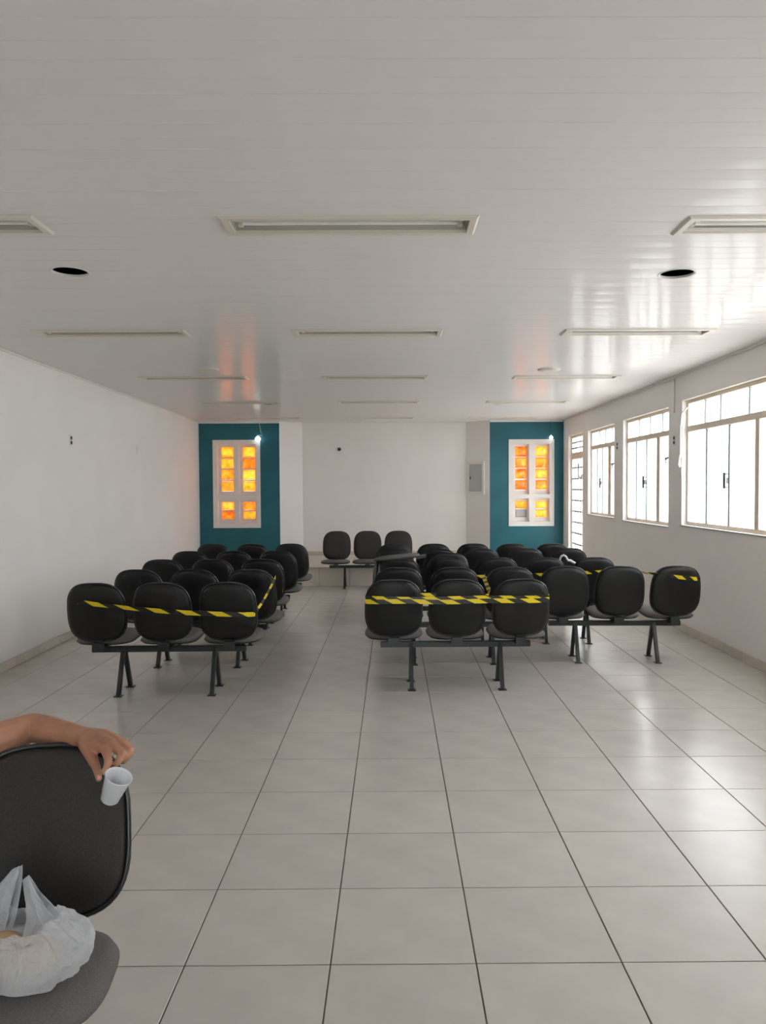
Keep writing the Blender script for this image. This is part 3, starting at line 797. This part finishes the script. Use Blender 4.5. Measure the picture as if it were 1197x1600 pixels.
tape('hazard_tape', [(-2.50, 5.985, 0.778), (-2.515, 5.955, 0.778), (-2.44, 5.915, 0.766), (-2.30, 5.897, 0.748), (-2.02, 5.902, 0.713), (-1.80, 5.901, 0.692), (-1.587, 5.905, 0.675), (-1.29, 5.905, 0.662), (-1.15, 5.915, 0.656), (-1.078, 5.955, 0.653), (-1.064, 6.30, 0.71), (-1.046, 6.80, 0.826), (-1.05, 6.86, 0.835)], 0.036,
     'yellow and black tape strung along the front left bench and tied to the row behind', twist=[0, 0, 0, 0.2, 0.5, 0.2, 0, 0, 0, 0, 0, 0, 0], ps=1.5, u0=4.0)
tape('hazard_tape', [(-1.135, 7.875, 0.56), (-1.132, 7.865, 0.63), (-1.130, 7.855, 0.70)], 0.026, 'short end of yellow tape hanging at the third left bench')
front = [(-0.225, 6.11), (-0.222, 6.07), (-0.13, 6.03), (0.0, 6.020), (0.12, 6.022), (0.25, 6.02), (0.38, 6.021), (0.508, 6.022), (0.63, 6.023), (0.75, 6.024), (0.88, 6.026), (1.015, 6.026), (1.14, 6.035), (1.235, 6.075), (1.238, 6.12)]
tape('hazard_tape', [(x, y, 0.757-0.004*math.sin(7*x)+0.010*max(0, x-0.7)) for x, y in front], 0.034, 'upper turn of yellow and black tape across the three front backs of the right block', u0=1.0, ps=1.35)
tape('hazard_tape', [(x, y-0.002, 0.733+0.004*math.sin(9*x+1)+0.018*max(0, x-0.8)) for x, y in front], 0.036, 'lower turn of yellow and black tape across the three front backs of the right block', u0=3.3, ps=1.35)
tape('hazard_tape', [(0.20, 6.055, 0.778), (0.28, 6.045, 0.782), (0.36, 6.05, 0.778)], 0.035, 'short extra strip of yellow tape in the first gap of the front right bench', u0=2.6)
tape('hazard_tape', [(0.70, 6.045, 0.768), (0.752, 6.06, 0.770), (0.79, 6.32, 0.775), (0.805, 6.88, 0.835), (0.83, 6.93, 0.845)], 0.035, 'yellow tape running back from the knot in the second gap of the front right bench', twist=[0, 0.3, 0.8, 0.9, 0.3], u0=2.2)
tape('hazard_tape', [(0.80, 7.84, 0.716), (0.86, 7.815, 0.718), (1.06, 7.805, 0.724), (1.40, 7.80, 0.735), (1.56, 7.79, 0.738), (1.82, 7.77, 0.75), (2.06, 7.75, 0.766), (2.28, 7.74, 0.79), (2.335, 6.995, 0.835), (2.43, 6.955, 0.826), (2.58, 6.905, 0.808), (2.72, 6.915, 0.792), (2.80, 6.99, 0.782)], 0.034,
     'yellow tape sagging behind the window side benches and over the last back', twist=[0, 0, 0.2, 0.6, 0.2, 0, 0.3, 0.9, 0.9, 0.5, 0.2, 0, 0], u0=1.5)

# ------------------------------------------------------------------ voxel body helper
def capsules(chains, name, voxel, smooth_it=6, extra=None):
    mb = MB()
    for ch in chains:
        ch = [(Vector(p), r) for p, r in ch]
        for i, (p, r) in enumerate(ch):
            base = len(mb.v); nu, nv = 12, 8
            for a in range(nv+1):
                for b in range(nu):
                    th = math.pi*a/nv; ph = 2*math.pi*b/nu
                    mb.v.append(tuple(p + Vector((math.sin(th)*math.cos(ph), math.sin(th)*math.sin(ph), math.cos(th)))*r))
            for a in range(nv):
                for b in range(nu):
                    mb.f.append((base+a*nu+b, base+(a+1)*nu+b, base+(a+1)*nu+(b+1)%nu, base+a*nu+(b+1)%nu))
        for (p, r), (q, s) in zip(ch, ch[1:]): mb.tube([p, q], [r, s], 14)
    if extra: extra(mb)
    me = mb.mesh(name)
    o = bpy.data.objects.new('tmp', me); COL.objects.link(o)
    m1 = o.modifiers.new('r', 'REMESH'); m1.mode = 'VOXEL'; m1.voxel_size = voxel
    m2 = o.modifiers.new('s', 'SMOOTH'); m2.factor = 0.5; m2.iterations = smooth_it
    dg = bpy.context.evaluated_depsgraph_get()
    out = bpy.data.meshes.new_from_object(o.evaluated_get(dg)); out.name = name
    bpy.data.objects.remove(o); out.shade_smooth()
    return out
def ellipsoid(mb, c, r, rot=None, n=20):
    base = len(mb.v)
    for a in range(n//2+1):
        for b in range(n):
            th = math.pi*a/(n//2); ph = 2*math.pi*b/n
            v = Vector((r[0]*math.sin(th)*math.cos(ph), r[1]*math.sin(th)*math.sin(ph), r[2]*math.cos(th)))
            if rot: v = rot @ v
            mb.v.append(tuple(Vector(c)+v))
    for a in range(n//2):
        for b in range(n): mb.f.append((base+a*n+b, base+(a+1)*n+b, base+(a+1)*n+(b+1)%n, base+a*n+(b+1)%n))

# ------------------------------------------------------------------ seated person reaching along the backrest
PX = -1.47
SH = Vector((-1.265, 2.03, 0.900)); EL = Vector((-1.078, 2.285, 0.922)); WR = Vector((-0.893, 2.195, 0.922))
arm = [(SH, 0.054), (SH.lerp(EL, 0.6), 0.050), (EL, 0.043), (EL.lerp(WR, 0.35), 0.042), (EL.lerp(WR, 0.72), 0.034), (WR, 0.0285), (Vector((-0.870, 2.178, 0.922)), 0.029)]
palm = [[(WR, 0.028), (Vector((-0.848, 2.146, 0.921)), 0.026), (Vector((-0.794, 2.096, 0.923)), 0.0145)],
        [(WR, 0.028), (Vector((-0.838, 2.160, 0.926)), 0.025), (Vector((-0.779, 2.110, 0.929)), 0.0145)],
        [(WR, 0.028), (Vector((-0.828, 2.174, 0.927)), 0.024), (Vector((-0.767, 2.130, 0.928)), 0.0135)],
        [(WR, 0.028), (Vector((-0.824, 2.184, 0.922)), 0.022), (Vector((-0.762, 2.150, 0.920)), 0.0125)]]
fingers = [[((-0.794, 2.096, 0.923), 0.0135), ((-0.770, 2.058, 0.904), 0.0112), ((-0.771, 2.048, 0.888), 0.0098), ((-0.777, 2.044, 0.874), 0.0084)],
           [((-0.779, 2.110, 0.929), 0.0138), ((-0.741, 2.080, 0.910), 0.0114), ((-0.746, 2.069, 0.896), 0.0100), ((-0.757, 2.068, 0.884), 0.0086)],
           [((-0.767, 2.130, 0.928), 0.0130), ((-0.729, 2.102, 0.914), 0.0108), ((-0.733, 2.092, 0.898), 0.0096), ((-0.743, 2.092, 0.886), 0.0084)],
           [((-0.762, 2.150, 0.920), 0.0118), ((-0.731, 2.126, 0.908), 0.0094), ((-0.735, 2.118, 0.893), 0.0086), ((-0.745, 2.118, 0.882), 0.0076)]]
thumb = [[((-0.870, 2.155, 0.915), 0.021), ((-0.838, 2.112, 0.897), 0.017), ((-0.811, 2.076, 0.878), 0.0118), ((-0.799, 2.058, 0.866), 0.0102), ((-0.793, 2.048, 0.856), 0.0086)]]
NK = Vector((PX, 1.90, 1.00)); HD = Vector((PX+0.01, 1.85, 1.19))
def head(mb):
    ellipsoid(mb, HD + Vector((0, 0.012, 0.02)), (0.074, 0.094, 0.105))
    ellipsoid(mb, HD + Vector((0, -0.022, -0.055)), (0.056, 0.066, 0.066))
    ellipsoid(mb, HD + Vector((0, -0.092, -0.020)), (0.013, 0.020, 0.024))
    ellipsoid(mb, HD + Vector((0, -0.086, 0.014)), (0.045, 0.012, 0.010))
    ellipsoid(mb, HD + Vector((0, -0.083, -0.062)), (0.024, 0.010, 0.006))
    ellipsoid(mb, HD + Vector((0, -0.082, -0.073)), (0.021, 0.010, 0.006))
    for s in (-1, 1): ellipsoid(mb, HD + Vector((s*0.076, 0.015, -0.01)), (0.010, 0.020, 0.032))
SR = Vector((PX-0.19, 1.90, 0.92)); ER = Vector((PX-0.25, 1.80, 0.72)); WRR = Vector((PX-0.14, 1.58, 0.66))
right_arm = [[(SR, 0.052), (SR.lerp(ER, 0.5), 0.046), (ER, 0.040), (ER.lerp(WRR, 0.35), 0.040), (WRR, 0.027)]]
rp = Vector((PX-0.10, 1.51, 0.645))
right_hand = [[(WRR, 0.026), (rp, 0.024)]] + [[(rp+Vector((dx, 0, 0)), 0.014), (rp+Vector((dx*1.3, -0.035, 0.004)), 0.0098), (rp+Vector((dx*1.4, -l, -0.012)), 0.0080)] for dx, l in ((-0.030, 0.055), (-0.010, 0.068), (0.010, 0.072), (0.030, 0.066))] + [[(rp+Vector((0.03, 0.03, 0)), 0.014), (rp+Vector((0.055, 0.0, 0.0)), 0.010), (rp+Vector((0.062, -0.025, -0.004)), 0.0085)]]
body = [[((PX, 1.80, 0.61), 0.12), ((PX, 1.84, 0.70), 0.12), ((PX, 1.88, 0.82), 0.125), ((PX, 1.90, 0.91), 0.085), (NK, 0.056), (HD, 0.055)], [(SR, 0.055), (Vector((PX, 1.93, 0.92)), 0.075), (SH, 0.055)]]
per = put('person', capsules([arm] + palm + fingers + thumb + right_arm + right_hand + body, 'person', 0.0034, 5, head), 'skin')
tag(per, 'seated person whose bare forearm lies over the foreground backrest, hand holding a cup', 'person')
# nails
for (p, d, r) in (((-0.792, 2.0435, 0.861), (-0.15, -0.95, 0.25), 0.0052), ((-0.7775, 2.0395, 0.8815), (-0.1, -0.97, 0.2), 0.0048)):
    nm = MB(); ellipsoid(nm, (0, 0, 0), (r, r*1.35, 0.0012), None, 12)
    q = Vector(d).to_track_quat('Z', 'Y').to_matrix().to_4x4()
    xform(nm, Matrix.Translation(p) @ q).build('fingernail', 'nail', per, smooth=True)
# hair, shirt, trousers, shoes
def hair_x(mb):
    ellipsoid(mb, HD + Vector((0, 0.030, 0.045)), (0.084, 0.096, 0.094))
    ellipsoid(mb, HD + Vector((0, 0.060, -0.01)), (0.076, 0.062, 0.090))
put('hair', capsules([], 'hair', 0.006, 3, hair_x), 'hair', per)
for s in (-1, 1):
    em = MB(); ellipsoid(em, HD + Vector((s*0.030, -0.075, 0.0)), (0.013, 0.009, 0.007)); ev = em.build('eye', 'white', per, smooth=True)
    em = MB(); ellipsoid(em, HD + Vector((s*0.030, -0.0825, 0.0)), (0.006, 0.003, 0.006)); em.build('iris', 'dark', ev, smooth=True)
put('shirt', capsules([[((PX, 1.80, 0.615), 0.142), ((PX, 1.84, 0.70), 0.137), ((PX, 1.88, 0.82), 0.142), ((PX, 1.90, 0.90), 0.100)], [(SR, 0.070), (Vector((PX, 1.93, 0.91)), 0.090), (SH, 0.068)], [(SR, 0.070), (SR.lerp(ER, 0.55), 0.066)], [(SH, 0.068), (SH.lerp(EL, 0.45), 0.062)]], 'shirt', 0.009, 5), 'shirt', per)
legs = []
for s in (-1, 1):
    legs.append([((PX+s*0.09, 1.80, 0.575), 0.100), ((PX+s*0.12, 1.66, 0.56), 0.085), ((PX+s*0.13, 1.46, 0.545), 0.068), ((PX+s*0.135, 1.45, 0.30), 0.060), ((PX+s*0.14, 1.46, 0.11), 0.052)])
put('trousers', capsules(legs, 'trousers', 0.010, 5), 'denim', per)
for s in (-1, 1):
    sm = MB(); c = Vector((PX+s*0.14, 1.40, 0.0))
    put('shoe', capsules([[(c+Vector((0, 0.09, 0.045)), 0.042), (c+Vector((0, -0.02, 0.045)), 0.044), (c+Vector((s*0.01, -0.11, 0.035)), 0.034)]], 'shoe', 0.007, 4), 'shoe', per)

# ------------------------------------------------------------------ plastic cup
ax = Vector((0.40, -0.20, 0.88)).normalized()
cp = empty('plastic_cup', (-0.757, 2.025, 0.807)); cp.rotation_euler = ax.to_track_quat('Z', 'Y').to_euler()
h_ = 0.078
MB().lathe([(0.0005, 0.0), (0.021, 0.0), (0.0235, 0.003), (0.0262, 0.025), (0.0272, 0.026), (0.0335, 0.074), (0.0350, 0.076), (0.0355, h_), (0.0345, h_+0.0005), (0.0327, 0.074), (0.0263, 0.026), (0.0253, 0.025), (0.0225, 0.004), (0.0005, 0.002)], 40).build('cup_wall', 'cup', cp, smooth=True)
MB().tube([(0.0352*math.cos(t), 0.0352*math.sin(t), h_) for t in [2*math.pi*k/40 for k in range(41)]], 0.0014, 6, cap=False).build('rim', 'cup', cp, smooth=True)
tag(cp, 'small white plastic cup dangling from the hand over the backrest', 'cup')

# ------------------------------------------------------------------ carrier bag on the foreground seat
BX, BY, BZ = -0.895, 1.815, 0.4725
bag = empty('carrier_bag', (BX, BY, BZ))
nu, nv = 120, 40
mb = MB()
def bagpt(u, v):
    t = 2*math.pi*u
    # profile radius by height
    prof = [(0.0, 0.0), (0.10, 0.72), (0.22, 0.96), (0.42, 1.03), (0.62, 0.98), (0.80, 0.80), (0.92, 0.66), (1.0, 0.57)]
    for (a, ra), (b, rb) in zip(prof, prof[1:]):
        if a <= v <= b:
            k = (v-a)/(b-a); k = k*k*(3-2*k); rr = ra+(rb-ra)*k; break
    zt = 0.128 + 0.018*abs(math.cos(t))**3
    z = (0 if v < 0.08 else ((v-0.08)/0.92)**0.9)*zt
    c, s_ = math.cos(t), math.sin(t)
    x = 0.158*rr*math.copysign(abs(c)**0.85, c); y = 0.118*rr*math.copysign(abs(s_)**0.85, s_)
    fold = (noise.noise(Vector((c*1.8, s_*1.8, v*1.1+3))) * 0.020 + noise.noise(Vector((c*6, s_*6, v*1.6))) * 0.008 + noise.noise(Vector((c*16, s_*16, v*2.5))) * 0.006*(0.4+v) + math.sin(t*17+4*v)*0.004*v*v) * (0.35+0.65*min(1, v*3))
    k = 1+fold/0.13
    return (x*k, y*k, z + 0.012*noise.noise(Vector((c*4, s_*4, v*3+9)))*min(1, v*3))
for j in range(nv+1):
    for i in range(nu): mb.v.append(bagpt(i/nu, j/nv))
for j in range(nv):
    for i in range(nu): mb.f.append((j*nu+i, j*nu+(i+1)%nu, (j+1)*nu+(i+1)%nu, (j+1)*nu+i))
mb.build('bag_body', 'film', bag, smooth=True)
def handle(rows, dy):
    """film strap: rows of (left, right) points from the base up to the apex, front and back layers meeting at the top"""
    m2 = MB(); K = 8; R_ = []
    full = [(Vector(a), Vector(b)) for a, b in rows]
    fine = []
    for (a, b), (c, d) in zip(full, full[1:]):
        for k in range(6): fine.append((a.lerp(c, k/6), b.lerp(d, k/6)))
    fine.append(full[-1]); n = len(fine)
    lay = [(a, b, 0.0, i/(n-1)) for i, (a, b) in enumerate(fine)] + [(a, b, dy, i/(n-1)) for i, (a, b) in reversed(list(enumerate(fine)))]
    for a, b, y, t in lay:
        for k in range(K):
            q = k/(K-1); p = a.lerp(b, q)
            wob = 0.012*math.sin(q*15+2.5*t+y*40)*(1-0.5*t)
            m2.v.append((p.x, p.y+y*(1-t**2)+wob, p.z+0.004*math.sin(q*7+y*60)*(1-t)))
    for i in range(len(lay)-1):
        for k in range(K-1): m2.f.append((i*K+k, i*K+k+1, (i+1)*K+k+1, (i+1)*K+k))
    m2.build('handle', 'film', bag, smooth=True)
def rel(x, y, z): return (x-BX, y-BY, z-BZ)
handle([(rel(-0.885, 1.79, 0.552), rel(-0.785, 1.84, 0.556)), (rel(-0.888, 1.82, 0.596), rel(-0.838, 1.85, 0.598)), (rel(-0.904, 1.85, 0.640), rel(-0.878, 1.865, 0.640)), (rel(-0.920, 1.88, 0.668), rel(-0.904, 1.88, 0.680))], 0.035)
handle([(rel(-1.010, 1.79, 0.550), rel(-0.935, 1.79, 0.545)), (rel(-1.005, 1.83, 0.600), rel(-0.935, 1.83, 0.590)), (rel(-0.985, 1.87, 0.650), rel(-0.935, 1.87, 0.645)), (rel(-0.955, 1.90, 0.685), rel(-0.932, 1.90, 0.694))], 0.06)
put('bag_contents', capsules([], 'bag_contents', 0.004, 4, lambda m_: (ellipsoid(m_, (-0.035, -0.010, 0.082), (0.042, 0.035, 0.024)), ellipsoid(m_, (0.02, -0.015, 0.055), (0.085, 0.060, 0.038)))), 'bread', bag)
tag(bag, 'white plastic carrier bag standing on the foreground seat', 'bag')
